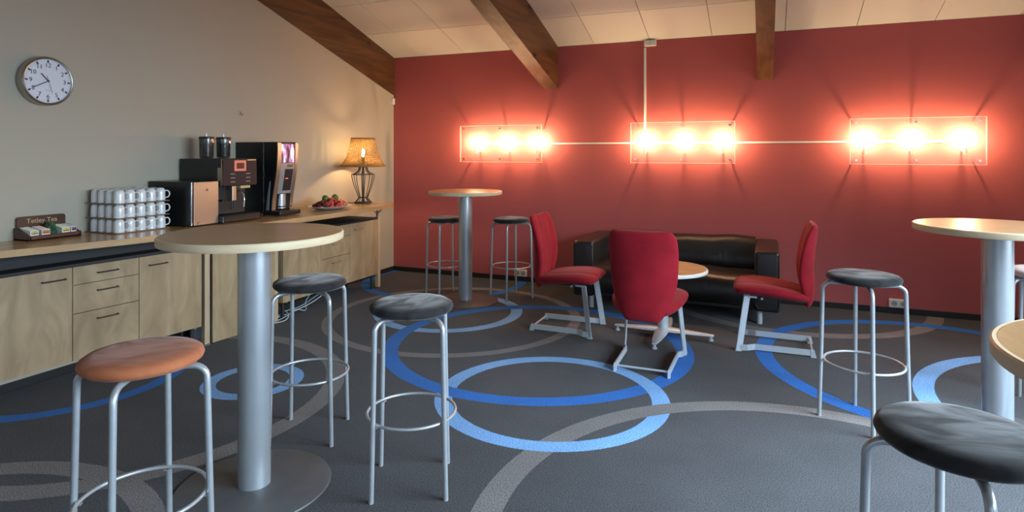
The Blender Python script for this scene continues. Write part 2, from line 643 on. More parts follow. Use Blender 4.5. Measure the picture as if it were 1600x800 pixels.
fl_ = MB().box(-0.2, XR + 0.2, YB - 0.2, 0.2, -0.12, 0.0).build('floor', 'carpet')
tag(fl_, 'dark grey carpet floor with woven blue and grey rings', 'floor', kind='structure')
gable = lambda y0: [(0.2, -0.0), (0.2, ceil_z(0) + 0.0), (0.0, ceil_z(0)), (YRIDGE, ceil_z(YRIDGE)), (YB, ceil_z(YB)), (YB, -0.0)]
wl = MB().prism([(0.0, 0.0), (0.0, ceil_z(0)), (YRIDGE, ceil_z(YRIDGE)), (YB, ceil_z(YB)), (YB, 0.0)], 'x', -0.2, 0.0).build('wall_left', 'cream_paint')
tag(wl, 'plain cream painted wall behind the counter and clock', 'wall', kind='structure')
wr = MB().box(0.0, XR, 0.0, 0.2, 0.0, ZC).build('wall_red', 'red_paint')
tag(wr, 'matt red painted wall carrying the lit glass lamps', 'wall', kind='structure')

def holed_wall(name, kind_):
    m = MB()
    wins = sorted([w for w in WINS if w[0] == kind_], key=lambda w: w[1])
    z0, z1 = wins[0][3], wins[0][4]
    lo, hi = (YB, 0.0) if kind_ == 'right' else (0.0, XR)

    def bx(a, b, c, d):
        if kind_ == 'right':
            m.box(XR, XR + 0.2, a, b, c, d)
        else:
            m.box(a, b, YB - 0.2, YB, c, d)
    bx(lo, hi, 0.0, z0)
    edges = [lo]
    for w in wins:
        edges += [w[1], w[2]]
    edges.append(hi)
    for i in range(0, len(edges), 2):
        bx(edges[i], edges[i + 1], z0, z1)
    bx(lo, hi, z1, ZC)
    if kind_ == 'right':
        m.prism([(0, ZC), (YRIDGE, ceil_z(YRIDGE)), (YB, ceil_z(YB))], 'x', XR, XR + 0.2)
    return m.build(name, 'plain_wall')
tag(holed_wall('wall_right', 'right'), 'pale wall with wide windows at the right side', 'wall', kind='structure')
tag(holed_wall('wall_rear', 'back'), 'pale wall with wide windows at the rear', 'wall', kind='structure')
for i, (kd, a0, a1, z0, z1) in enumerate(WINS):
    w = thing('window_%d' % (i + 1), ['wide window nearest the rear in the right wall', 'wide window nearest the red wall in the right wall',
              'wide window at the right of the rear wall', 'wide window at the left of the rear wall'][i], 'window')
    w['kind'] = 'structure'
    f = MB()
    g = MB()
    for a in (a0, (a0 + a1) / 2 - 0.03, a1 - 0.06):
        if kd == 'right':
            f.box(XR + 0.06, XR + 0.12, a, a + 0.06, z0, z1)
        else:
            f.box(a, a + 0.06, YB - 0.12, YB - 0.06, z0, z1)
    for z in (z0, z1 - 0.06):
        if kd == 'right':
            f.box(XR + 0.06, XR + 0.12, a0, a1, z, z + 0.06)
        else:
            f.box(a0, a1, YB - 0.12, YB - 0.06, z, z + 0.06)
    if kd == 'right':
        g.box(XR + 0.088, XR + 0.092, a0, a1, z0, z1)
    else:
        g.box(a0, a1, YB - 0.092, YB - 0.088, z0, z1)
    f.build('window_frame', 'white_plastic', w)
    g.build('pane', 'window_glass', w)

bb = MB().box(0.0, XR, -0.014, 0.0, 0.0, 0.055, 0.003).build('baseboard_red', 'black_skirting')
tag(bb, 'black skirting strip along the foot of the red wall', 'baseboard', kind='structure')
bb = MB().box(0.0, 0.012, YB, -0.014, 0.0, 0.055, 0.003).build('baseboard_left', 'black_skirting')
tag(bb, 'black skirting strip along the foot of the cream wall', 'baseboard', kind='structure')

# ceiling: backing board and one object for each tile
ce = MB().prism([(0.2, ceil_z(0.2) + 0.012), (YRIDGE, ceil_z(YRIDGE) + 0.012), (YB - 0.2, ceil_z(YB - 0.2) + 0.012),
                 (YB - 0.2, ceil_z(YB - 0.2) + 0.15), (YRIDGE, ceil_z(YRIDGE) + 0.15), (0.2, ceil_z(0.2) + 0.15)], 'x', -0.2, XR + 0.2).build('ceiling', 'tile_backing')
tag(ce, 'sloping ceiling of off-white square tiles between dark beams', 'ceiling', kind='structure')
tile_me = MB().box(-0.5, 0.5, -0.5, 0.5, 0.0, 0.014).mesh('tile', 'tile_white')
ALPHA = math.atan(K)
cols = []
for a in ([0.0, 0.39, 1.0, 1.605, 2.02], [2.17, 2.598, 3.203, 3.835, 4.27], [4.405, 4.518, 5.136, 5.756, 6.38, 6.50], [6.64, XR]):
    cols += list(zip(a, a[1:]))
rows = [0.0]
while rows[-1] > YRIDGE + 0.3:
    rows.append(rows[-1] - 0.612)
rows[-1] = YRIDGE
for (xa, xb) in cols:
    for ya, yb in zip(rows, rows[1:]):
        o = link('tile', tile_me, ce)
        ym = (ya + yb) / 2
        o.location = ((xa + xb) / 2, ym, ceil_z(ym))
        o.rotation_euler = (-ALPHA, 0, 0)
        o.scale = (xb - xa - 0.006, (ya - yb) / math.cos(ALPHA) - 0.007, 1.0)
bk = MB()
bk.prism([(YRIDGE, ceil_z(YRIDGE) + 0.012), (YB, ceil_z(YB) + 0.012), (YB, ceil_z(YB)), (YRIDGE, ceil_z(YRIDGE))], 'x', 0.0, XR)
bk.build('rear_slope_lining', 'tile_white', ce)

# beams
for (x0, x1, lab) in ((-0.15, 0.012, 'dark stained timber beam lying along the cream wall'),
                      (2.013, 2.181, 'dark stained timber beam above the table in the red wall corner'),
                      (4.264, 4.411, 'dark stained timber beam between the middle and right lamps'),
                      (6.50, 6.645, 'dark stained timber beam right of the right lamp')):
    yr = YRIDGE
    b = MB().prism([(0.0, 2.206), (0.0, ceil_z(0) + 0.03), (yr, ceil_z(yr) + 0.03), (YB, ceil_z(YB) + 0.03), (YB, ceil_z(YB) - 0.47), (yr, ceil_z(yr) - 0.47)], 'x', x0, x1)
    o = b.build('ceiling_beam', 'beam_wood')
    tag(o, lab, 'beam', 'ceiling beams', 'structure')

# ------------------------------------------------------------------ bar tables
def arc(c, r, a0, a1, n):
    return [(c[0] + r * math.cos(a0 + (a1 - a0) * i / n), c[1] + r * math.sin(a0 + (a1 - a0) * i / n)) for i in range(n + 1)]

def bar_table(x, y, r, h, label, rz=0.0):
    t = thing('bar_table', label, 'table', (x, y, 0), rz, 'round standing bar tables')
    th = 0.033
    MB().lathe([(0, h - th + 0.001), (r - 0.012, h - th + 0.001), (r - 0.012, h), (0, h)], 96).build('table_top', 'table_wood', t, 40)
    MB().lathe([(r - 0.0115, h - th), (r - 0.003, h - th), (r, h - th + 0.004), (r, h - 0.004), (r - 0.004, h + 0.0004), (r - 0.0115, h + 0.0004)], 96).build('edge_band', 'table_edge', t, 40)
    MB().cyl(0, 0, h - th - 0.012, h - th, 0.115, 40, 0.002).build('mounting_plate', 'base_metal', t, 40)
    MB().lathe([(0, 0.012), (0.069, 0.012), (0.069, h - th - 0.012), (0, h - th - 0.012)], 56).build('pole', 'pole_metal', t, 40)
    MB().lathe([(0, 0.0), (0.325, 0.0), (0.328, 0.004), (0.325, 0.009), (0.315, 0.0115), (0.09, 0.016), (0, 0.016)], 96).build('base', 'base_metal', t, 40)
    return t

bar_table(2.239, -4.496, 0.383, 1.127, 'round wooden bar table on thick steel pole beside the orange stool', R(20))
bar_table(1.559, -1.081, 0.369, 1.10, 'distant round wooden bar table by the red wall corner', R(70))
bar_table(5.459, -2.638, 0.375, 1.10, 'round wooden bar table behind the right foreground stool, pole fully seen', R(40))
bar_table(5.129, -5.102, 0.375, 1.10, 'pale round bar table cut off by the right edge, nearest the camera', R(100))

# ------------------------------------------------------------------ stools
def make_stool(label, seat_mat, x, y, rz):
    t = thing('bar_stool', label, 'stool', (x, y, 0), rz, 'round seated bar stools')
    zb = 0.768
    prof = [(0, zb), (0.150, zb), (0.172, zb + 0.003), (0.183, zb + 0.012), (0.187, zb + 0.022), (0.183, zb + 0.034), (0.170, zb + 0.043),
            (0.14, zb + 0.048), (0.07, zb + 0.049), (0, zb + 0.048)]
    MB().lathe(prof, 72).build('seat', seat_mat, t, 60)
    for k in range(4):
        a = k * PI / 2
        pts2 = [(0.222, 0.004), (0.212, 0.36), (0.204, 0.695)]
        c = (0.158, 0.712)
        for i in range(1, 8):
            aa = R(2 + 88 * i / 7)
            pts2.append((c[0] + 0.046 * math.cos(aa), c[1] + 0.044 * math.sin(aa)))
        pts2 += [(0.05, 0.7565)]
        pts = [(r * math.cos(a), r * math.sin(a), z) for r, z in pts2]
        lg = MB().tube(pts, 0.0112, 14).build('leg', 'grey_metal', t, 50)
        MB().cyl(0.222 * math.cos(a), 0.222 * math.sin(a), 0.0, 0.006, 0.0108, 14).build('foot_cap', 'grey_plastic', lg, 40)
        MB().bar((0.190 * math.cos(a), 0.190 * math.sin(a), 0.312), (0.214 * math.cos(a), 0.214 * math.sin(a), 0.312), 0.016, 0.004).build('weld_tab', 'grey_metal', lg)
    n = 64
    MB().tube([(0.196 * math.cos(2 * PI * i / n), 0.196 * math.sin(2 * PI * i / n), 0.322) for i in range(n)], 0.0068, 10, closed=True).build('foot_ring', 'grey_metal', t, 60)
    return t

s0 = make_stool('bar stool with black velvet seat at centre left, in front of the others', 'velvet_black', 2.865, -4.197, R(72))
STOOLS = [(2.106, -3.981, 68, 'bar stool with black velvet seat right behind the left table pole'),
          (4.838, -2.702, 4, 'bar stool with dark grey seat between right red chair and right bar table'),
          (1.924, -0.754, 10, 'distant dark-seated bar stool between the far table and left red chair'),
          (1.271, -0.949, 10, 'distant dark-seated bar stool left of the far table pole'),
          (4.775, -4.784, 0, 'nearest bar stool with charcoal velvet seat at the lower right corner')]
for (x, y, a, lab) in STOOLS:
    c = copy_tree(s0)
    c.location = (x, y, 0)
    c.rotation_euler = (0, 0, R(a))
    c['label'] = lab
make_stool('bar stool with burnt orange velvet seat at the lower left', 'velvet_orange', 2.396, -5.137, R(31))
make_stool('pale-seated bar stool mostly hidden behind the right table pole', 'velvet_pale', 5.841, -2.155, R(20))

# ------------------------------------------------------------------ red cantilever chairs
def super_ring(w, h, n, m, N=40, groove=0.0, wing=0.0):
    """closed cross-section in (across, out): superellipse with two pleat grooves on the out side"""
    pts = []
    for i in range(N):
        a = 2 * PI * i / N
        c, s = math.cos(a), math.sin(a)
        u = w * math.copysign(abs(c) ** (2 / n), c)
        v = h * math.copysign(abs(s) ** (2 / m), s)
        q = abs(u / w) if w else 0
        if s > 0 and groove:
            v -= groove * math.exp(-((q - 0.52) / 0.07) ** 2)
        v += wing * q * q
        pts.append((u, v))
    return pts

def smooth_path(keys, t):
    """Catmull-Rom through keyed tuples at parameter 0..1"""
    n = len(keys) - 1
    f = min(max(t, 0), 1) * n
    i = min(int(f), n - 1)
    u = f - i
    p0, p1, p2, p3 = keys[max(i - 1, 0)], keys[i], keys[i + 1], keys[min(i + 2, n)]
    return tuple(0.5 * (2 * b + (c - a) * u + (2 * a - 5 * b + 4 * c - d) * u * u + (3 * b - a - 3 * c + d) * u ** 3) for a, b, c, d in zip(p0, p1, p2, p3))

def pad(keys, steps, wing_f=1.0, groove=0.012, n=3.2, m=2.3, flip=1):
    """keys: (y, z, half width, half thickness, wing) along the length in the chair's side plane"""
    rings = []
    P = [smooth_path(keys, i / steps) for i in range(steps + 1)]
    for i, (y, z, w, h, wg) in enumerate(P):
        a = P[max(i - 1, 0)]
        b = P[min(i + 1, steps)]
        d = Vector((0, b[0] - a[0], b[1] - a[1])).normalized()
        out = Vector((0, -d.z, d.y)) * flip
        e = min(i, steps - i)
        sh = 1.0
        if e == 0:
            sh = 0.45
        elif e == 1:
            sh = 0.84
        elif e == 2:
            sh = 0.96
        ring = super_ring(w * (0.9 + 0.1 * sh), h * sh, n, m, 56, groove * (0 if e < 2 else 1), wg)
        rings.append([Vector((u, y, z)) + out * v for u, v in ring])
    return MB().loft(rings)

def make_chair(label, x, y, rz):
    t = thing('lounge_chair', label, 'chair', (x, y, 0), rz, 'red upholstered cantilever chairs')
    # seat: front edge at +y
    keys = [(0.292, 0.440, 0.195, 0.030, 0.0), (0.262, 0.452, 0.235, 0.042, 0.0), (0.16, 0.455, 0.258, 0.048, 0.006), (0.02, 0.442, 0.255, 0.050, 0.012),
            (-0.12, 0.420, 0.225, 0.048, 0.016), (-0.215, 0.400, 0.17, 0.042, 0.015)]
    pad(keys, 22, groove=0.010, flip=-1).build('seat', 'chair_red', t, 80)
    # backrest from bottom to top; out side faces the sitter (+y)
    keys = [(-0.215, 0.345, 0.115, 0.024, 0.005), (-0.222, 0.40, 0.150, 0.036, 0.02), (-0.220, 0.50, 0.198, 0.046, 0.044), (-0.214, 0.62, 0.224, 0.046, 0.052),
            (-0.226, 0.76, 0.233, 0.043, 0.046), (-0.244, 0.88, 0.230, 0.038, 0.030), (-0.252, 0.935, 0.212, 0.030, 0.012), (-0.257, 0.956, 0.185, 0.022, 0.008)]
    pad(keys, 30, groove=0.011, flip=-1).build('backrest', 'chair_red', t, 80)
    for s in (-1, 1):
        leg = MB()
        leg.bar((s * 0.222, 0.262, 0.002), (s * 0.188, 0.205, 0.405), 0.010, 0.046, up=(s * math.sin(R(25)), math.cos(R(25)), 0))
        leg.build('leg', 'frame_metal', t)
        rail = MB()
        pts = [(s * 0.220, 0.268, 0.026), (s * 0.212, 0.205, 0.028), (s * 0.186, 0.150, 0.034), (s * 0.180, -0.250, 0.034)]
        for a, b in zip(pts, pts[1:]):
            rail.bar(a, b, 0.010, 0.042)
        ro = rail.build('sled_rail', 'frame_metal', t)
        MB().prism([(-0.264, 0.0), (-0.226, 0.0), (-0.226, 0.05), (-0.252, 0.05)], 'x', s * 0.180 - 0.008, s * 0.180 + 0.008).build('rail_foot', 'frame_metal', ro)
        MB().box(s * 0.222 - 0.011, s * 0.222 + 0.011, 0.246, 0.286, 0.0, 0.008).build('rail_foot', 'frame_metal', ro)
        MB().bar((s * 0.188, 0.220, 0.404), (s * 0.18, 0.135, 0.404), 0.012, 0.014).build('seat_bracket', 'frame_metal', t)
    MB().tube([(-0.182, -0.238, 0.036), (0.182, -0.238, 0.036)], 0.0075, 10).build('crossbar', 'frame_metal', t, 60)
    MB().tube([(-0.186, 0.10, 0.395), (0.186, 0.10, 0.395)], 0.0085, 10).build('under_seat_bar', 'frame_metal', t, 60)
    return t

c0 = make_chair('red cantilever chair seen from behind, in front of the coffee table', 3.572, -2.21, 0.0)
for (x, y, a, lab) in ((2.78, -1.605, -90, 'red cantilever chair facing right, left of the black sofa'),
                       (4.415, -1.472, 90, 'red cantilever chair facing left, at the right end of the sofa')):
    c = copy_tree(c0)
    c.location = (x, y, 0)
    c.rotation_euler = (0, 0, R(a))
    c['label'] = lab

# ------------------------------------------------------------------ sofa
def soft_box(x0, x1, y0, y1, z0, z1, bev, seg=4):
    return MB().box(x0, x1, y0, y1, z0, z1, bev, seg)

SX0, SX1 = 2.635, 4.452
sf = thing('sofa', 'low black leather two-seat sofa with broad arms against the red wall', 'sofa', ((SX0 + SX1) / 2, -0.5, 0))
hw = (SX1 - SX0) / 2
yb_, yf_ = 0.44, -0.43
for s in (-1, 1):
    xa, xb = sorted((s * hw, s * (hw - 0.2)))
    am = soft_box(xa, xb, yf_, yb_ - 0.01, 0.12, 0.640, 0.028, 4).build('armrest', 'leather', sf, 50)
    ring = [(xa + 0.03, yf_ - 0.001, 0.150), (xb - 0.03, yf_ - 0.001, 0.150), (xb - 0.008, yf_ - 0.001, 0.18), (xb - 0.008, yf_ - 0.001, 0.60), (xb - 0.03, yf_ + 0.002, 0.622), (xa + 0.03, yf_ + 0.002, 0.622), (xa + 0.008, yf_ - 0.001, 0.60), (xa + 0.008, yf_ - 0.001, 0.18)]
    MB().tube(ring, 0.004, 6, closed=True).build('piping', 'leather', am, 60)
rings = []
N = 40
for i in range(N + 1):       # back cushion, gently wavy top
    u = i / N
    x = -hw + 0.2 + u * (2 * hw - 0.4)
    wv = 0.007 * math.sin(u * 9.0) + 0.004 * math.sin(u * 23 + 1)
    prof = [(0.44, 0.13), (0.44, 0.60), (0.425, 0.648 + wv), (0.39, 0.662 + wv), (0.33, 0.660 + wv), (0.27, 0.640 + wv), (0.235, 0.60), (0.195 + wv, 0.50), (0.175 + wv, 0.40), (0.20, 0.345), (0.24, 0.33), (0.24, 0.13)]
    rings.append([(x, y, z) for y, z in prof])
MB().loft(rings).build('back_cushion', 'leather_creased', sf, 70)
rings = []
for i in range(N + 1):
    u = i / N
    x = -hw + 0.2 + u * (2 * hw - 0.4)
    wv = 0.005 * math.sin(u * 11.0 + 0.5) + 0.003 * math.sin(u * 29)
    prof = [(0.26, 0.15), (0.26, 0.365 + wv), (0.1, 0.392 + wv), (-0.15, 0.398 + wv), (-0.30, 0.392 + wv), (-0.375, 0.372 + wv), (-0.402, 0.335), (-0.408, 0.25), (-0.402, 0.165), (-0.38, 0.15)]
    rings.append([(x, y, z) for y, z in prof])
MB().loft(rings).build('seat_cushion', 'leather_creased', sf, 70)
MB().box(-hw + 0.2, hw - 0.2, -0.37, 0.25, 0.118, 0.155, 0.006).build('base_rail', 'leather', sf)
for s in (-1, 1):
    for y in (-0.345, 0.36):
        MB().cyl(s * (hw - 0.16), y, 0.0, 0.122, 0.024, 20, 0.002).build('foot', 'frame_metal', sf, 40)

# ------------------------------------------------------------------ coffee table
ct = thing('coffee_table', 'low round orange-toned coffee table with star foot before the sofa', 'table', (3.57, -1.515, 0))
h = 0.553
MB().lathe([(0, h - 0.026), (0.336, h - 0.026), (0.336, h), (0, h)], 72).build('table_top', 'coffee_top_wood', ct, 40)
MB().lathe([(0.3365, h - 0.027), (0.346, h - 0.027), (0.35, h - 0.022), (0.35, h - 0.005), (0.346, h), (0.3365, h + 0.0004)], 72).build('edge_band', 'white_edge', ct, 40)
MB().lathe([(0, 0.05), (0.042, 0.05), (0.042, h - 0.04), (0.10, h - 0.036), (0.10, h - 0.027), (0, h - 0.027)], 32).build('pole', 'frame_metal', ct, 40)
for k in range(4):
    a = k * PI / 2 + R(-1)
    rings = []
    for i in range(9):
        u = i / 8
        r = 0.0 + 0.395 * u
        w = 0.052 * (1 - 0.72 * u ** 2.2)
        zt = 0.072 - 0.022 * u
        zb = 0.046 - 0.008 * u
        sec = [(-w, zb), (w, zb), (w * 0.92, (zt + zb) / 2 + 0.004), (w * 0.5, zt), (-w * 0.5, zt), (-w * 0.92, (zt + zb) / 2 + 0.004)]
        rings.append([(r * math.cos(a) - q * math.sin(a), r * math.sin(a) + q * math.cos(a), z) for q, z in sec])
    lo = MB().loft(rings).build('foot_arm', 'frame_metal', ct, 50)
    px, py = 0.372 * math.cos(a), 0.372 * math.sin(a)
    MB().lathe([(0, 0), (0.020, 0), (0.021, 0.008), (0.012, 0.014), (0.012, 0.040), (0, 0.040)], 18, (px, py, 0)).build('glide', 'frame_metal', lo, 40)

# ------------------------------------------------------------------ wall lamps and wiring
bulb_me = MB().lathe([(0, -0.030), (0.008, -0.028), (0.013, -0.015), (0.015, 0.0), (0.013, 0.018), (0.008, 0.028), (0, 0.031)], 12).mesh('bulb', 'bulb_hot', 180)
sock_me = MB().lathe([(0, -0.13), (0.013, -0.13), (0.015, -0.11), (0.015, -0.05), (0.010, -0.03), (0, -0.03)], 14).mesh('bulb_socket', 'white_plastic', 50)
LA = (1.058, 2.057, 3.047, 4.060, 5.060, 6.078)
LAMPS = [(LA[0], LA[1], (1.215, 1.590, 1.965), 'left glass wall lamp with three bulbs, nearest the cream wall'),
         (LA[2], LA[3], (3.177, 3.566, 3.944), 'middle glass wall lamp with three bulbs, above the sofa'),
         (LA[4], LA[5], (5.184, 5.561, 5.952), 'right glass wall lamp with three bulbs, above the right bar table')]
for (x0, x1, bx, lab) in LAMPS:
    t = thing('wall_lamp', lab, 'wall lamp', ((x0 + x1) / 2, 0.0, 1.38), 0.0, 'glass wall lamps on the red wall')
    xc = (x0 + x1) / 2
    g = MB().box(x0 - xc, x1 - xc, -0.214, -0.206, 0.0, 0.409)
    go = g.build('glass_plate', 'acrylic', t)
    go.data.materials.append(MATS['acrylic_edge'])
    for p in go.data.polygons:
        if abs(p.normal.y) < 0.5:
            p.material_index = 1
    e = 0.005
    ed = MB()
    ed.box(x0 - xc - e, x1 - xc + e, -0.2155, -0.2045, -e, 0.0).box(x0 - xc - e, x1 - xc + e, -0.2155, -0.2045, 0.409, 0.409 + e)
    ed.box(x0 - xc - e, x0 - xc, -0.2155, -0.2045, 0.0, 0.409).box(x1 - xc, x1 - xc + e, -0.2155, -0.2045, 0.0, 0.409)
    ed.build('polished_edge', 'acrylic_edge', go)
    for x in (x0 + 0.045, xc, x1 - 0.045):
        for z in (0.033, 0.376):
            so = MB().tube([(x - xc, -0.001, z), (x - xc, -0.206, z)], 0.0065, 10).build('standoff', 'chrome', t, 50)
            MB().tube([(x - xc, -0.214, z), (x - xc, -0.220, z)], 0.010, 14).build('cap', 'chrome', so, 50)
    MB().box(x0 - xc + 0.10, x1 - xc - 0.10, -0.022, 0.0, 0.193, 0.217).build('wiring_rail', 'white_plastic', t)
    for x in bx:
        so = link('bulb_socket', sock_me, t)
        so.location = (x - xc, -0.120, 0.222)
        MB().bar((0, 0.118, -0.10), (0, 0.0, -0.10), 0.012, 0.012).build('arm', 'white_plastic', so)
        bo = link('bulb', bulb_me, t)
        bo.location = (x - xc, -0.120, 0.222)

def strip(name, x0, x1, z0, z1, lab, d=0.018):
    o = MB().box(x0, x1, -d, 0.0, z0, z1, 0.002).build(name, 'white_plastic')
    return tag(o, lab, 'cable duct', 'white cable ducts on the red wall')
strip('cable_duct', 1.94, 3.13, 1.576, 1.594, 'white horizontal cable duct joining the left and middle lamps')
strip('cable_duct', 3.98, 5.17, 1.576, 1.594, 'white horizontal cable duct joining the middle and right lamps')
strip('cable_duct', 3.144, 3.166, 1.604, 2.60, 'white vertical cable duct rising from the middle lamp to the ceiling')
jb = thing('junction_box', 'small white junction box under the ceiling atop the vertical duct', 'junction box', (3.205, 0.0, 2.612))
MB().box(-0.052, 0.07, -0.045, 0.0, 0.0, 0.06, 0.004).build('housing', 'white_plastic', jb)
MB().box(-0.040, 0.0, -0.049, -0.045, 0.008, 0.050, 0.002).build('switch_cover', 'white_plastic', jb)
MB().box(0.012, 0.060, -0.049, -0.045, 0.008, 0.050, 0.002).build('switch_cover', 'white_plastic', jb)
MB().tube([(-0.055, -0.012, 0.0), (-0.060, -0.014, 0.03), (-0.045, -0.014, 0.062), (0.03, -0.02, 0.066)], 0.006, 8).build('cable', 'grey_plastic', jb, 60)

def outlet(x, z, lab):
    t = thing('wall_outlet', lab, 'outlet', (x, 0.0, z), 0.0, 'sockets at the foot of the red wall')
    MB().box(-0.075, 0.075, -0.028, 0.0, -0.038, 0.038, 0.005).build('cover_plate', 'white_plastic', t)
    for s in (-1, 1):
        k = MB().tube([(s * 0.036, -0.0285, 0), (s * 0.036, -0.030, 0)], 0.024, 20).build('socket_recess', 'grey_plastic', t, 50)
        for d in (-0.009, 0.009):
            MB().tube([(s * 0.036 + d, -0.030, 0), (s * 0.036 + d, -0.0312, 0)], 0.0035, 8).build('pin_hole', 'ink', k)
outlet(1.731, 0.096, 'white double wall socket near the far bar stools')
outlet(5.47, 0.096, 'white double wall socket behind the right bar stool')
o = MB().box(0.0, 0.028, -0.060, -0.010, 2.09, 2.165, 0.003).build('wall_sensor', 'white_plastic')
tag(o, 'tiny white sensor box in the corner below the beam', 'sensor')
hk = MB().tube([(0.0, -2.454, 1.850), (0.016, -2.454, 1.846), (0.018, -2.454, 1.825), (0.028, -2.454, 1.814), (0.040, -2.454, 1.822), (0.042, -2.454, 1.835)], 0.004, 8).build('wall_hook', 'chrome', None, 60)
tag(hk, 'small metal hook on the cream wall above the coffee machine', 'hook')

# ------------------------------------------------------------------ wall clock
ck = thing('wall_clock', 'round chrome-rimmed wall clock with black numerals on cream wall', 'clock', (0.031, -4.062, 1.944))
def facex(mb_rings):
    return [[(z, r * math.sin(a), r * math.cos(a)) for (r, a, z) in ring] for ring in mb_rings]
def disc_x(prof, seg=64):
    m = MB()
    m.lathe(prof, seg)
    bmesh.ops.transform(m.bm, matrix=Matrix(((0, 0, 1, 0), (1, 0, 0, 0), (0, 1, 0, 0), (0, 0, 0, 1))), verts=m.bm.verts)
    return m
rc = 0.158
disc_x([(0, -0.03), (rc - 0.002, -0.03), (rc, -0.026), (rc, 0.020), (rc - 0.004, 0.030), (rc - 0.010, 0.034), (rc - 0.016, 0.031), (rc - 0.019, 0.022), (0, 0.022)]).build('rim', 'brushed', ck, 40)
fc = disc_x([(0, 0.021), (rc - 0.0185, 0.021), (rc - 0.0185, 0.0235), (0, 0.0235)]).build('clock_face', 'clock_white', ck, 40)
for k in range(12):
    a = k * PI / 6
    tk = MB().box(0.0236, 0.0244, -0.0050, 0.0050, rc - 0.040, rc - 0.023)
    bmesh.ops.rotate(tk.bm, verts=tk.bm.verts, cent=(0, 0, 0), matrix=Matrix.Rotation(-a, 3, 'X'))
    tk.build('hour_mark', 'ink', fc)
    body = str(12 if k == 0 else k)
    me = text_mesh('numeral', body, 0.039, 'ink', 0.0006)
    me.transform(FACE_X)
    o = link('numeral', me, fc)
    o.location = (0.0240, (rc - 0.057) * math.sin(a), (rc - 0.057) * math.cos(a))
mm = MB()
for k in range(60):
    if k % 5:
        a = k * PI / 30
        r0, r1 = rc - 0.030, rc - 0.025
        mm.bar((0.0238, r0 * math.sin(a), r0 * math.cos(a)), (0.0238, r1 * math.sin(a), r1 * math.cos(a)), 0.0012, 0.0006, up=(1, 0, 0))
mk = mm.build('minute_marks', 'ink', fc)
mk['kind'] = 'stuff'
MB().box(0.0236, 0.0241, -0.016, 0.016, -0.062, -0.0575).build('maker_mark', 'grey_plastic', fc)
def hand(name, ang, l0, l1, w, x, mat):
    a = R(ang)
    MB().bar((x, -l0 * math.sin(a), -l0 * math.cos(a)), (x, l1 * math.sin(a), l1 * math.cos(a)), w, 0.0014, up=(1, 0, 0)).build(name, mat, ck)
hand('hour_hand', 318, 0.008, 0.062, 0.0060, 0.0262, 'ink')
hand('minute_hand', 242, 0.008, 0.098, 0.0048, 0.0285, 'ink')
hand('second_hand', 163, 0.034, 0.082, 0.0014, 0.0305, 'ink')
disc_x([(0, 0.024), (0.0045, 0.024), (0.0045, 0.032), (0, 0.032)], 16).build('hand_pin', 'ink', ck, 40)

# ------------------------------------------------------------------ counter
ZW = 0.935
wt = thing('counter_worktop', 'long bow-fronted wooden worktop on posts along the cream wall', 'worktop', (0.0, 0.0, 0.0))
fe = [(0.20, -5.15), (0.33, -4.80), (0.413, -4.518), (0.482, -4.28), (0.554, -4.02), (0.62, -3.7), (0.668, -3.3), (0.70, -2.9), (0.722, -2.45), (0.735, -2.05), (0.722, -1.68), (0.685, -1.30), (0.615, -0.93)]
sm = []
for i in range(49):
    sm.append(smooth_path(fe, i / 48))
poly = [(0.002, -5.15)] + sm + [(0.002, -0.93)]
m = MB()
m.prism(poly, 'z', ZW - 0.040, ZW)
m.build('worktop_board', 'worktop_wood', wt)
AL = math.atan(500 / 955) - PSI       # the left units stand at a slight angle to the wall
def wpost(x, y, ztop, rz=0.0):
    o = MB().box(-0.02, 0.02, -0.022, 0.022, 0.012, ztop, 0.002).build('post', 'birch_post', wt)
    o.location = (x, y, 0)
    o.rotation_euler = (0, 0, rz)
    MB().box(-0.022, 0.022, -0.024, 0.024, 0.0, 0.012).build('post_foot', 'brushed', o)
wpost(0.358, -3.120, ZW - 0.04, -AL)
wpost(0.382, -2.43, ZW - 0.04)
wpost(0.405, -0.925, 0.785)
wpost(0.20, -4.98, ZW - 0.04, -AL)
for (x, y) in ((0.405, -0.935), (0.405, -2.25)):
    br = MB().cyl(x, y, 0.786, ZW - 0.04, 0.011, 14).build('bracket', 'dark_handle', wt, 50)
    for dx, dy in ((-0.13, 0.02), (0.0, 0.12), (0.10, 0.0), (0.0, -0.12)):
        MB().tube([(x, y, 0.812), (x + dx, y + dy, ZW - 0.042)], 0.0045, 8).build('strut', 'dark_handle', br, 50)

def handle(parent, y, z, x, w=0.128, mat='dark_handle'):
    pts = [(x, y - w / 2, z), (x + 0.022, y - w / 2, z), (x + 0.022, y + w / 2, z), (x, y + w / 2, z)]
    return MB().tube(pts, 0.0048, 8).build('handle', mat, parent, 40)

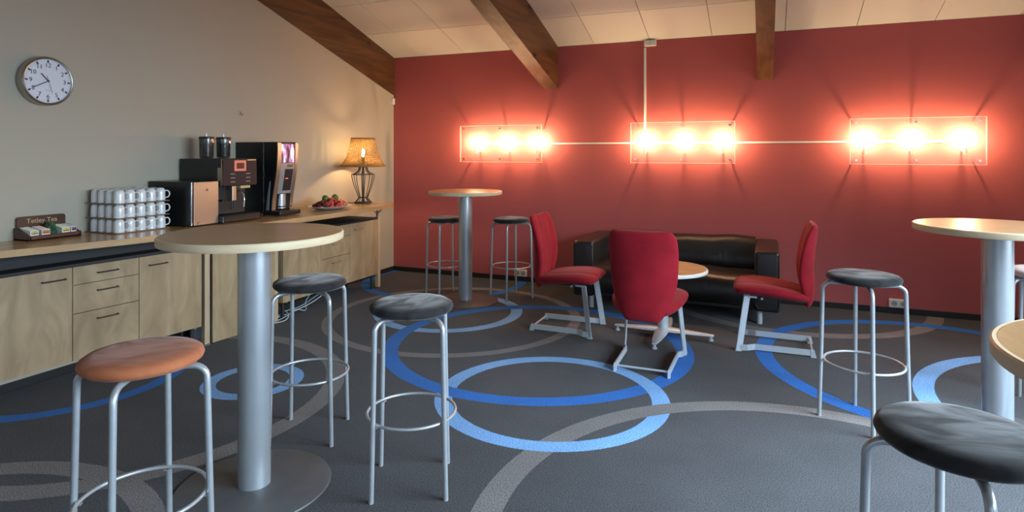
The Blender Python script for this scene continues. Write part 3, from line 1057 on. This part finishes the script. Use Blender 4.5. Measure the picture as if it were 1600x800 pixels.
def base_cabinet(label, x, y, rz, bays, depth, mat_h='dark_handle'):
    """origin at the front right lower corner; fronts on the plane x = 0, running to -y"""
    t = thing('base_cabinet', label, 'cabinet', (x, y, 0), rz, 'birch base cabinets under the worktop')
    z0, z1 = 0.160, 0.777
    total = sum(b[1] for b in bays)
    body = MB().box(-depth, -0.019, -total, 0.0, z0 + 0.002, z1 - 0.020)
    body.build('carcass', 'birch', t)
    MB().box(-depth, -0.001, -total - 0.002, 0.002, z1 - 0.0195, z1, 0.002).build('top_board', 'black_matt', t)
    yy = 0.0
    g = 0.0022
    for kind, w, hside in bays:
        ya, yb = yy - g, yy - w + g
        if kind == 'door':
            d = MB().box(-0.018, 0.0, yb, ya, z0, z1 - 0.021, 0.001).build('door', 'birch', t)
            hy = ya - 0.075 - 0.03 if hside == 'r' else yb + 0.13
            handle(d, hy, z1 - 0.085, 0.0, 0.125, mat_h)
        else:
            zs = [z1 - 0.021, 0.642, 0.459, z0]
            for a, b in zip(zs, zs[1:]):
                d = MB().box(-0.018, 0.0, yb, ya, b + g, a - g if a < 0.7 else a, 0.001).build('drawer', 'birch', t)
                handle(d, (ya + yb) / 2 + 0.0, a - 0.055, 0.0, 0.125, mat_h)
        yy -= w
    for s in (-0.05, -total + 0.05):
        MB().cyl(-0.05, s, 0.0, z0 + 0.002, 0.014, 14).build('leg', 'black_matt', t, 50)
        MB().cyl(-depth + 0.03, s, 0.0, z0 + 0.002, 0.014, 14).build('leg', 'black_matt', t, 50)
        MB().box(-0.035, -0.005, s - 0.012, s + 0.012, z0 - 0.012, z0 + 0.001).build('corner_fitting', 'brushed', t)
    return t

base_cabinet('birch base cabinet near the red wall with bright handles', 0.426, -0.950, 0.0,
             [('door', 0.489, 'l'), ('drawers', 0.440, ''), ('door', 0.498, 'l')], 0.40, 'brushed')
dl = Vector((math.sin(AL), math.cos(AL), 0))
fx, fy = 0.376 - 0.03 * dl.x, -3.138 - 0.03 * dl.y
base_cabinet('birch base cabinet under the tea box with dark handles', fx, fy, -AL,
             [('door', 0.476, 'l'), ('drawers', 0.418, ''), ('door', 0.476, 'r'), ('door', 0.40, 'l')], 0.20)
lc = [o for o in bpy.data.objects if o.name.startswith('base_cabinet')][-1]
MB().box(-0.17, -0.15, -1.77, 0.0, 0.777, 0.893).build('gap_shade_board', 'black_matt', lc)  # added black board standing in for the shade between cabinet and worktop
# upright panel between the two cabinets
pn = thing('plywood_panel', 'upright birch panel reaching the floor between the two cabinets', 'panel', (0.394, -2.765, 0.0), -AL)
MB().box(-0.020, 0.0, -0.30, 0.30, 0.004, 0.83, 0.001).build('front_board', 'birch', pn)
MB().box(-0.34, -0.021, 0.27, 0.30, 0.004, 0.83).build('side_board', 'black_matt', pn)
MB().box(-0.34, -0.021, -0.27, -0.25, 0.004, 0.83).build('side_board', 'black_matt', pn)
wb = thing('waste_bin', 'grey plastic bin standing in the gap beside the upright panel', 'bin', (0.25, -3.085, 0.0), -AL)
MB().box(-0.08, 0.055, -0.03, 0.03, 0.0, 0.23, 0.008).build('bin_body', 'bin_grey', wb)
MB().box(-0.085, 0.060, -0.034, 0.034, 0.23, 0.25, 0.006).build('bin_rim', 'bin_grey', wb)

# loose cables on the floor under the right cabinet
random.seed(3)
cabs = [([(0.32, -2.50, .012), (0.36, -2.40, .03), (0.33, -2.25, .05), (0.36, -2.1, .06), (0.34, -1.9, .09), (0.33, -1.65, .155)], 'cable_blue', 'upper blue cable loop under the right birch cabinet'),
        ([(0.30, -2.54, .010), (0.38, -2.42, .010), (0.40, -2.30, .03), (0.37, -2.16, .05), (0.39, -2.05, .02), (0.35, -2.0, .09), (0.30, -1.85, .15)], 'cable_blue', 'lower blue cable loop under the right birch cabinet'),
        ([(0.33, -2.60, .008), (0.42, -2.45, .008), (0.43, -2.35, .008), (0.40, -2.28, .03), (0.33, -2.25, .06)], 'cable_white', 'short white cable loop beside the counter post'),
        ([(0.28, -2.55, .009), (0.34, -2.35, .02), (0.38, -2.15, .045), (0.38, -1.90, .08), (0.36, -1.62, .155)], 'cable_white', 'long white cable rising beneath the right birch cabinet')]
for pts, mt, lab in cabs:
    P = [smooth_path(pts, i / 30) for i in range(31)]
    P = [(a, b, max(c, 0.005)) for a, b, c in P]
    o = MB().tube(P, 0.0042, 7).build('floor_cable', mt, None, 60)
    tag(o, lab, 'cable', 'loose cables under the counter')

# ------------------------------------------------------------------ tea box
TB = thing('tea_box', 'dark wooden tea display box on the worktop below the clock', 'tea box', (0.012, -4.235, ZW))
# local: x out from wall, y to the right
TW, TD = 0.31, 0.155
MB().box(0.0, TD, 0.0, TW, 0.0, 0.012, 0.002).build('bottom', 'tea_wood', TB)
MB().box(TD - 0.012, TD, 0.0, TW, 0.0, 0.032, 0.003).build('front_rail', 'tea_wood', TB)
for y in (0.0, TW - 0.012):
    MB().prism([(0.0, 0.0), (TD, 0.0), (TD, 0.034), (TD - 0.02, 0.036), (0.03, 0.075), (0.0, 0.075)], 'y', y, y + 0.012).build('side_board', 'tea_wood', TB)
bbm = MB()
pp = [(0.012, 0.0), (TW - 0.012, 0.0)] + [(TW - 0.012 - 0.018 + 0.018 * math.cos(a), 0.125 + 0.018 * math.sin(a)) for a in (0, 0.5, 1.0, 1.57)] + [(0.03 + 0.018 * math.cos(a), 0.125 + 0.018 * math.sin(a)) for a in (1.57, 2.1, 2.6, 3.14)]
bbm.prism(pp, 'x', 0.0, 0.012)
bo = bbm.build('back_board', 'tea_wood', TB)
me = text_mesh('lettering', 'Tetley Tea', 0.042, 'gold_print')
me.transform(FACE_X)
o = link('lettering', me, bo)
o.location = (0.0130, TW / 2, 0.112)
pk = [(0.020, 'paper_pale_yellow', 'row of pale yellow tea sachets at the left of the tea box'),
      (0.086, 'paper_orange', 'row of orange and white tea sachets in the tea box'),
      (0.206, 'paper_yellow', 'row of bright yellow tea sachets in the tea box'),
      (0.262, 'paper_purple', 'row of dark purple tea sachets at the right of the tea box')]
for (y, mt, lab) in pk:
    w = 0.050 if y < 0.25 else 0.034
    t = thing('tea_sachets', lab, 'tea', (0.012 + 0.02, -4.235 + y, ZW + 0.012), 0.0, 'rows of tea sachets')
    for j in range(7):
        x = 0.016 * j
        zt = 0.066 - 0.0025 * j
        e = MB().box(x, x + 0.013, 0.0, w, 0.0, zt, 0.0015).build('sachet', 'paper_white', t)
        if j == 6:
            MB().box(x + 0.0131, x + 0.0140, 0.005, w - 0.003, zt * 0.50, zt - 0.004).build('printed_label', mt, e)
            MB().box(x + 0.0141, x + 0.0146, 0.008, w - 0.006, zt * 0.56, zt * 0.64).build('print_line', 'ink', e)
            MB().box(x + 0.0141, x + 0.0146, w * 0.45, w * 0.62, zt * 0.74, zt * 0.86).build('print_mark', 'print_grey', e)
        else:
            MB().box(x + 0.001, x + 0.012, 0.006, w - 0.004, zt, zt + 0.0008).build('printed_label', mt, e)
random.seed(5)
gp = MB()
rings = []
for i in range(7):
    u = i / 6
    ring = []
    for k in range(12):
        a = 2 * PI * k / 12
        rr = 0.034 * (1 - 0.45 * u) * (1 + 0.22 * random.uniform(-1, 1))
        ring.append((0.075 + 1.3 * rr * math.cos(a) - 0.01 * u, 0.170 + rr * math.sin(a), 0.012 + 0.085 * u + random.uniform(-0.004, 0.004)))
    rings.append(ring)
o = gp.loft(rings).build('green_packet', 'paper_green')
o.location = (0.012, -4.235, ZW)
tag(o, 'crumpled dark green packet in the middle of the tea box', 'packet')

# ------------------------------------------------------------------ mugs on three trays
mug_body = [(0, 0.090), (0.016, 0.0895), (0.024, 0.086), (0.0295, 0.079), (0.0325, 0.068), (0.0338, 0.050), (0.0342, 0.0), (0.0318, 0.0), (0.0312, 0.055), (0.028, 0.077), (0, 0.086)]
m_body = MB().lathe(mug_body, 28).mesh('mug', 'porcelain', 50)
hp = [(0.032, 0.066), (0.045, 0.069), (0.056, 0.060), (0.060, 0.044), (0.056, 0.029), (0.046, 0.020), (0.033, 0.018)]
hp = [smooth_path(hp, i / 14) for i in range(15)]
m_han = MB().tube([(0.0, a, b) for a, b in hp], 0.0046, 8).mesh('handle', 'porcelain', 60)
TX0, TY0, DMX, DMY = 0.030, -3.800, 0.076, 0.0765
TIER = ('bottom', 'middle', 'top')
ROWN = ('front', 'second', 'third', 'back')
COLN = ('leftmost', 'second', 'middle', 'fourth', 'rightmost')
for ti in range(3):
    zt = ZW + 0.004 + ti * 0.0985
    tr = MB().box(0.0, 4 * DMX + 0.008, 0.0, 5 * DMY + 0.012, -0.004, 0.004, 0.003)
    t = tr.build('mug_tray', 'tray_wood')
    t.location = (TX0 - 0.004, TY0 - 0.006, zt)
    tag(t, '%s brown tray of the stack holding white mugs' % TIER[ti], 'tray', 'stacked mug trays')
    for r in range(4):
        for c in range(5):
            if ti < 2 and r > 0 and 0 < c < 4:
                continue          # hidden inside the stack
            b = link('mug', m_body)
            b.location = (TX0 + (3 - r) * DMX + DMX / 2 + random.uniform(-.002, .002), TY0 + c * DMY + DMY / 2 + random.uniform(-.002, .002), zt + 0.004)
            b.rotation_euler = (0, 0, R(random.uniform(-52, -38)) if r == 0 else R(random.uniform(-60, -45)))
            h_ = link('handle', m_han, b)
            tag(b, 'upturned white mug, %s in the %s row of the %s tray' % (COLN[c], ROWN[r], TIER[ti]), 'mug', 'upturned white mugs on the trays')

# ------------------------------------------------------------------ milk fridge, coffee machine, drinks machine
# local axes: x out from the wall, y along the wall to the right
fr = thing('milk_fridge', 'small black counter fridge with brushed steel door', 'fridge', (0.022, -3.336, ZW))
MB().box(0.0, 0.395, 0.0, 0.246, 0.006, 0.332, 0.004).build('cabinet', 'black_plastic', fr)
dr = MB().box(0.397, 0.434, 0.0, 0.246, 0.006, 0.332, 0.004).build('door', 'black_plastic', fr)
MB().box(0.4345, 0.4375, 0.026, 0.243, 0.010, 0.328, 0.001).build('door_panel', 'brushed', dr)
MB().box(0.4345, 0.440, 0.004, 0.013, 0.010, 0.330, 0.002).build('edge_trim', 'chrome', dr)
kk = MB().tube([(0.4375, 0.137, 0.268), (0.4415, 0.137, 0.268)], 0.009, 16).build('lock', 'chrome', dr, 50)
MB().tube([(0.4376, 0.062, 0.026), (0.4386, 0.062, 0.026)], 0.010, 16).build('badge', 'chrome', dr, 50).scale = (1, 1, 1)
for a in (0.04, 0.36):
    for b in (0.03, 0.216):
        MB().cyl(a, b, 0.0, 0.008, 0.012, 12).build('foot', 'black_matt', fr)

cm = thing('coffee_machine', 'black bean-to-cup coffee machine with two bean hoppers', 'coffee machine', (0.02, -3.078, ZW))
CWd = 0.352
MB().box(0.0, 0.34, 0.008, CWd - 0.008, 0.02, 0.50, 0.006).build('body', 'black_plastic', cm)
hd = MB().prism([(0.34, 0.285), (0.448, 0.285), (0.456, 0.30), (0.452, 0.495), (0.445, 0.502), (0.34, 0.502)], 'y', 0.0, CWd).build('head', 'black_plastic', cm)
pnl = MB().box(0.4555, 0.4595, 0.012, CWd - 0.006, 0.290, 0.494, 0.001).build('control_panel', 'panel_brown', hd)
sfm = MB().box(0.4596, 0.4612, 0.120, 0.236, 0.402, 0.486).build('screen', 'display_pink', hd)
MB().box(0.4613, 0.4618, 0.140, 0.216, 0.420, 0.466).build('screen_image', 'display_brown', hd)
for i in range(3):
    for y in (0.082, 0.235):
        MB().box(0.4596, 0.4606, y, y + 0.046, 0.314 + i * 0.031, 0.322 + i * 0.031).build('button', 'print_grey', hd)
MB().box(0.4596, 0.4602, 0.252, 0.340, 0.486, 0.492).build('name_plate', 'brushed', hd)
MB().box(0.415, 0.450, -0.0015, 0.0, 0.288, 0.43).build('side_window', 'brushed', hd)
MB().box(0.342, 0.45, 0.02, CWd - 0.04, 0.06, 0.284).build('recess_back', 'black_matt', cm).location = (-0.09, 0, 0)
sp = MB().box(0.40, 0.436, 0.122, 0.162, 0.168, 0.285, 0.003).build('coffee_spout', 'brushed', cm)
for y in (0.132, 0.152):
    MB().cyl(0.418, y, 0.10, 0.168, 0.006, 10).build('nozzle', 'black_plastic', sp)
MB().box(0.37, 0.44, 0.20, 0.30, 0.262, 0.284, 0.003).build('lamp_strip', 'gold_print', cm)
MB().tube([(0.37, 0.215, 0.245), (0.41, 0.222, 0.235), (0.436, 0.238, 0.215), (0.438, 0.240, 0.16), (0.436, 0.236, 0.11)], 0.0055, 8).build('steam_wand', 'chrome', cm, 60)
MB().box(0.345, 0.405, 0.055, 0.085, 0.165, 0.178, 0.002).build('cup_sensor', 'black_plastic', cm)
MB().box(0.33, 0.480, -0.010, CWd + 0.018, 0.006, 0.062, 0.008).build('drip_tray', 'black_plastic', cm)
gr = MB()
for i in range(18):
    gr.box(0.35, 0.468, 0.015 + i * 0.0185, 0.022 + i * 0.0185, 0.0622, 0.0655)
gr.build('drip_grid', 'black_matt', cm)
for (x, y) in ((0.05, 0.03), (0.05, 0.32), (0.44, 0.03), (0.44, 0.32)):
    MB().cyl(x, y, 0.0, 0.022, 0.013, 12).build('foot', 'black_matt', cm)
for (x, y) in ((0.20, 0.085), (0.20, 0.250)):
    hpr = MB().lathe([(0, 0.5), (0.044, 0.5), (0.051, 0.515), (0.053, 0.655), (0.050, 0.655), (0.048, 0.517), (0, 0.504)], 28, (x, y, 0)).build('bean_hopper', 'smoked_glass', cm, 50)
    MB().lathe([(0, 0.505), (0.045, 0.518), (0.047, 0.605), (0.03, 0.622), (0, 0.626)], 20, (x, y, 0)).build('coffee_beans', 'black_matt', hpr, 50)
    lid = MB().lathe([(0, 0.656), (0.057, 0.656), (0.058, 0.663), (0.055, 0.674), (0, 0.677)], 28, (x, y, 0)).build('lid', 'black_plastic', hpr, 50)
    MB().cyl(x, y, 0.676, 0.700, 0.004, 8).build('lid_knob', 'brushed', hpr)
    MB().tube([(x + 0.0515, y + 0.012, 0.635), (x + 0.056, y + 0.0125, 0.635)], 0.009, 12).build('clasp', 'chrome', hpr)

vm_ = thing('drinks_machine', 'tall black and silver drinks dispenser with lit picture panel', 'drinks machine', (-0.0 + 0.01, -2.500, ZW))
VW = 0.250
MB().box(0.0, 0.315, 0.0, VW, 0.02, 0.640, 0.003).build('body', 'black_plastic', vm_)
# curved front: profile in (x,z)
def vprof(dx):
    return [(0.318, 0.03), (0.400 + dx, 0.05), (0.408 + dx, 0.14), (0.430 + dx, 0.26), (0.452 + dx, 0.38), (0.464 + dx, 0.48), (0.468 + dx, 0.58), (0.466 + dx, 0.632), (0.460 + dx, 0.640), (0.318, 0.640)]
door = MB().prism(vprof(-0.004), 'y', 0.002, VW - 0.002).build('door', 'black_plastic', vm_)
def front_strip(name, y0, y1, dx, mat, par, za=0.05, zb=0.64, th=0.004):
    """strip following the curved front"""
    pr = [(0.400, 0.05), (0.408, 0.14), (0.430, 0.26), (0.452, 0.38), (0.464, 0.48), (0.468, 0.58), (0.466, 0.632)]
    def xat(z):
        for (xa, z_a), (xb, z_b) in zip(pr, pr[1:]):
            if z <= z_b:
                return xa + (xb - xa) * (z - z_a) / (z_b - z_a)
        return pr[-1][0]
    rings = []
    n = 14
    for i in range(n + 1):
        z = za + (zb - za) * i / n
        x = xat(z) + dx
        rings.append([(x - 0.004, y0, z), (x + th, y0, z), (x + th, y1, z), (x - 0.004, y1, z)])
    return MB().loft(rings).build(name, mat, par, 40)
front_strip('silver_frame', 0.002, 0.046, 0.0, 'brushed', door, 0.05, 0.634, 0.006)
front_strip('silver_frame', VW - 0.036, VW - 0.002, 0.0, 'brushed', door, 0.05, 0.634, 0.006)
front_strip('picture_panel', 0.052, VW - 0.040, 0.0, 'lit_panel', door, 0.462, 0.622, 0.002)
front_strip('silver_centre', 0.050, VW - 0.038, 0.0, 'grey_metal', door, 0.190, 0.458, 0.003)
front_strip('display', 0.125, 0.190, 0.003, 'display_amber', door, 0.420, 0.445, 0.002)
front_strip('keypad', 0.105, 0.200, 0.003, 'panel_brown', door, 0.215, 0.405, 0.003)
front_strip('red_readout', 0.118, 0.150, 0.006, 'display_red', door, 0.318, 0.326, 0.002)
MB().cyl(0.385, 0.125, 0.06, 0.185, 0.045, 20).build('dispense_column', 'grey_metal', door, 50)
MB().box(0.36, 0.455, 0.062, 0.190, 0.075, 0.083, 0.003).build('cup_shelf', 'black_plastic', door)
MB().box(0.33, 0.50, -0.004, VW + 0.004, 0.006, 0.046, 0.010).build('drip_tray', 'black_plastic', vm_)
for z in (0.12, 0.34, 0.55):
    MB().box(0.312, 0.320, -0.003, 0.0, z, z + 0.045).build('hinge', 'brushed', vm_)
MB().prism([(0.345, 0.05), (0.372, 0.05), (0.392, 0.30), (0.384, 0.30), (0.360, 0.18)], 'y', -0.0015, 0.002).build('side_trim', 'grey_metal', door)
for (x, y) in ((0.03, 0.03), (0.03, 0.22), (0.30, 0.03), (0.30, 0.22), (0.45, 0.12)):
    MB().cyl(x, y, 0.0, 0.02, 0.014, 12).build('foot', 'black_matt', vm_)

# ------------------------------------------------------------------ fruit platter
PX, PY = 0.425, -1.745
pl = MB().lathe([(0, 0.002), (0.10, 0.002), (0.135, 0.008), (0.178, 0.026), (0.200, 0.031), (0.201, 0.034), (0.176, 0.031), (0.13, 0.014), (0, 0.010)], 48, (0, 0, 0), sx=0.95, sy=1.22).build('platter', 'porcelain', None, 60)
pl.location = (PX, PY, ZW)
tag(pl, 'white oval platter of fruit on the worktop near the table lamp', 'platter')
random.seed(11)
def fruit(name, loc, r, mat, lab, cat, grp, shape):
    prof = {'berry': [(0, 1.1), (0.35, 1.0), (0.8, 0.6), (1.0, 0.1), (0.8, -0.6), (0.4, -1.0), (0, -1.15)],
            'ball': [(0, 1), (0.5, 0.87), (0.87, 0.5), (1, 0), (0.87, -0.5), (0.5, -0.87), (0, -1)],
            'wedge': [(0, 1.3), (0.45, 1.0), (0.75, 0.3), (0.8, -0.2), (0.5, -0.8), (0, -1.0)]}[shape]
    o = MB().lathe([(a * r, b * r) for a, b in prof], 12).build(name, mat, None, 180)
    o.location = loc
    o.rotation_euler = (random.uniform(-0.9, 0.9), random.uniform(-0.9, 0.9), random.uniform(0, 6))
    return tag(o, lab, cat, grp)
zf = ZW + 0.030
for i in range(64):      # strawberries, front and middle heap
    a = random.uniform(0, 2 * PI)
    q = math.sqrt(random.random())
    dx, dy = 0.125 * q * math.cos(a), -0.01 + 0.16 * q * math.sin(a)
    z = zf + 0.075 * (1 - q ** 1.5) * random.uniform(0.55, 1.0)
    fruit('strawberry', (PX + dx, PY + dy, z), random.uniform(0.016, 0.021), 'strawberry', 'red strawberry in the heap on the white platter', 'strawberry', 'strawberries on the platter', 'berry')
for i in range(26):      # dark grapes at the left end
    a = random.uniform(0, 2 * PI)
    q = math.sqrt(random.random())
    dx, dy = 0.085 * q * math.cos(a), -0.145 + 0.055 * q * math.sin(a)
    z = zf + 0.055 * (1 - q) + 0.004
    fruit('grape', (PX + dx, PY + dy, z), random.uniform(0.0125, 0.015), 'grape', 'dark purple grape at the left end of the platter', 'grape', 'grapes on the platter', 'ball')
for i in range(16):      # melon pieces at the right end
    a = random.uniform(0, 2 * PI)
    q = math.sqrt(random.random())
    dx, dy = 0.085 * q * math.cos(a), 0.155 + 0.055 * q * math.sin(a)
    z = zf + 0.055 * (1 - q) + 0.004
    fruit('melon_piece', (PX + dx, PY + dy, z), random.uniform(0.018, 0.023), 'salmon_fruit', 'pale salmon melon piece at the right end of the platter', 'melon', 'melon pieces on the platter', 'wedge')
fruit('lime', (PX - 0.02, PY - 0.045, zf + 0.074), 0.034, 'lime', 'left green lime on top of the fruit heap', 'lime', 'limes on the platter', 'ball')
fruit('lime', (PX - 0.01, PY + 0.085, zf + 0.076), 0.034, 'lime', 'right green lime on top of the fruit heap', 'lime', 'limes on the platter', 'ball')

# ------------------------------------------------------------------ table lamp
LX, LY = 0.30, -1.045
tl = thing('table_lamp', 'wire table lamp with lit wicker shade at the end of worktop', 'lamp', (LX, LY, ZW))
MB().lathe([(0, 0), (0.092, 0), (0.094, 0.006), (0.090, 0.014), (0.07, 0.016), (0, 0.016)], 28).build('base', 'wire_brown', tl, 50)
nw = 8
wp = [(0.088, 0.014), (0.058, 0.045), (0.050, 0.062), (0.062, 0.10), (0.095, 0.19), (0.118, 0.28), (0.120, 0.312), (0.100, 0.318), (0.060, 0.345), (0.046, 0.375), (0.042, 0.392)]
for k in range(nw):
    a = 2 * PI * k / nw
    P = [smooth_path(wp, i / 26) for i in range(27)]
    MB().tube([(r * math.cos(a), r * math.sin(a), z) for r, z in P], 0.0042, 6).build('wire', 'wire_brown', tl, 60)
for (r, z) in ((0.050, 0.062), (0.120, 0.312), (0.042, 0.392)):
    MB().tube([(r * math.cos(2 * PI * i / 32), r * math.sin(2 * PI * i / 32), z) for i in range(32)], 0.0038, 6, closed=True).build('wire_ring', 'wire_brown', tl, 60)
MB().tube([(0, 0, 0.01), (0, 0, 0.44)], 0.0085, 10).build('stem', 'wire_brown', tl, 60)
MB().lathe([(0, 0.43), (0.016, 0.43), (0.018, 0.47), (0.018, 0.50), (0, 0.50)], 16).build('bulb_socket', 'wire_brown', tl, 50)
MB().lathe([(0, 0.50), (0.011, 0.502), (0.014, 0.525), (0.016, 0.548), (0.014, 0.572), (0.006, 0.583), (0, 0.585)], 16).build('bulb', 'lamp_bulb_hot', tl, 180)
sh = MB()
SP = [(0.236, 0.402), (0.196, 0.455), (0.163, 0.53), (0.140, 0.62), (0.122, 0.702)]
NR, NS = 27, 36
for i in range(NR):
    u = i / (NR - 1)
    r, z = smooth_path(SP, u)
    nseg = NS * 2
    ph = (i % 2) * PI
    pts = []
    for k in range(nseg):
        a = 2 * PI * k / nseg
        rr = r + 0.0036 * math.cos(NS * a + ph)
        pts.append((rr * math.cos(a), rr * math.sin(a), z))
    sh.tube(pts, 0.0037 if 0 < i < NR - 1 else 0.0065, 5, closed=True)
for k in range(NS):
    a = 2 * PI * k / NS
    P = [smooth_path(SP, i / 14) for i in range(15)]
    sh.tube([(r * math.cos(a), r * math.sin(a), z) for r, z in P], 0.0030, 5)
sh.build('lamp_shade', 'wicker', tl, 60)
for k in range(3):
    a = 2 * PI * k / 3 + 0.4
    MB().tube([(0, 0, 0.44), (0.18 * math.cos(a), 0.18 * math.sin(a), 0.487)], 0.0025, 6).build('shade_carrier', 'wire_brown', tl)
o = MB().tube([(LX - 0.08, LY - 0.02, ZW + 0.006), (LX - 0.12, LY - 0.12, ZW + 0.005), (LX - 0.10, LY - 0.25, ZW + 0.005), (LX - 0.16, LY - 0.45, ZW + 0.005), (0.06, LY - 0.62, ZW + 0.005)], 0.0035, 6).build('lamp_cord', 'wire_brown', None, 60)
tag(o, 'thin dark power cord of the table lamp on the worktop', 'cord')
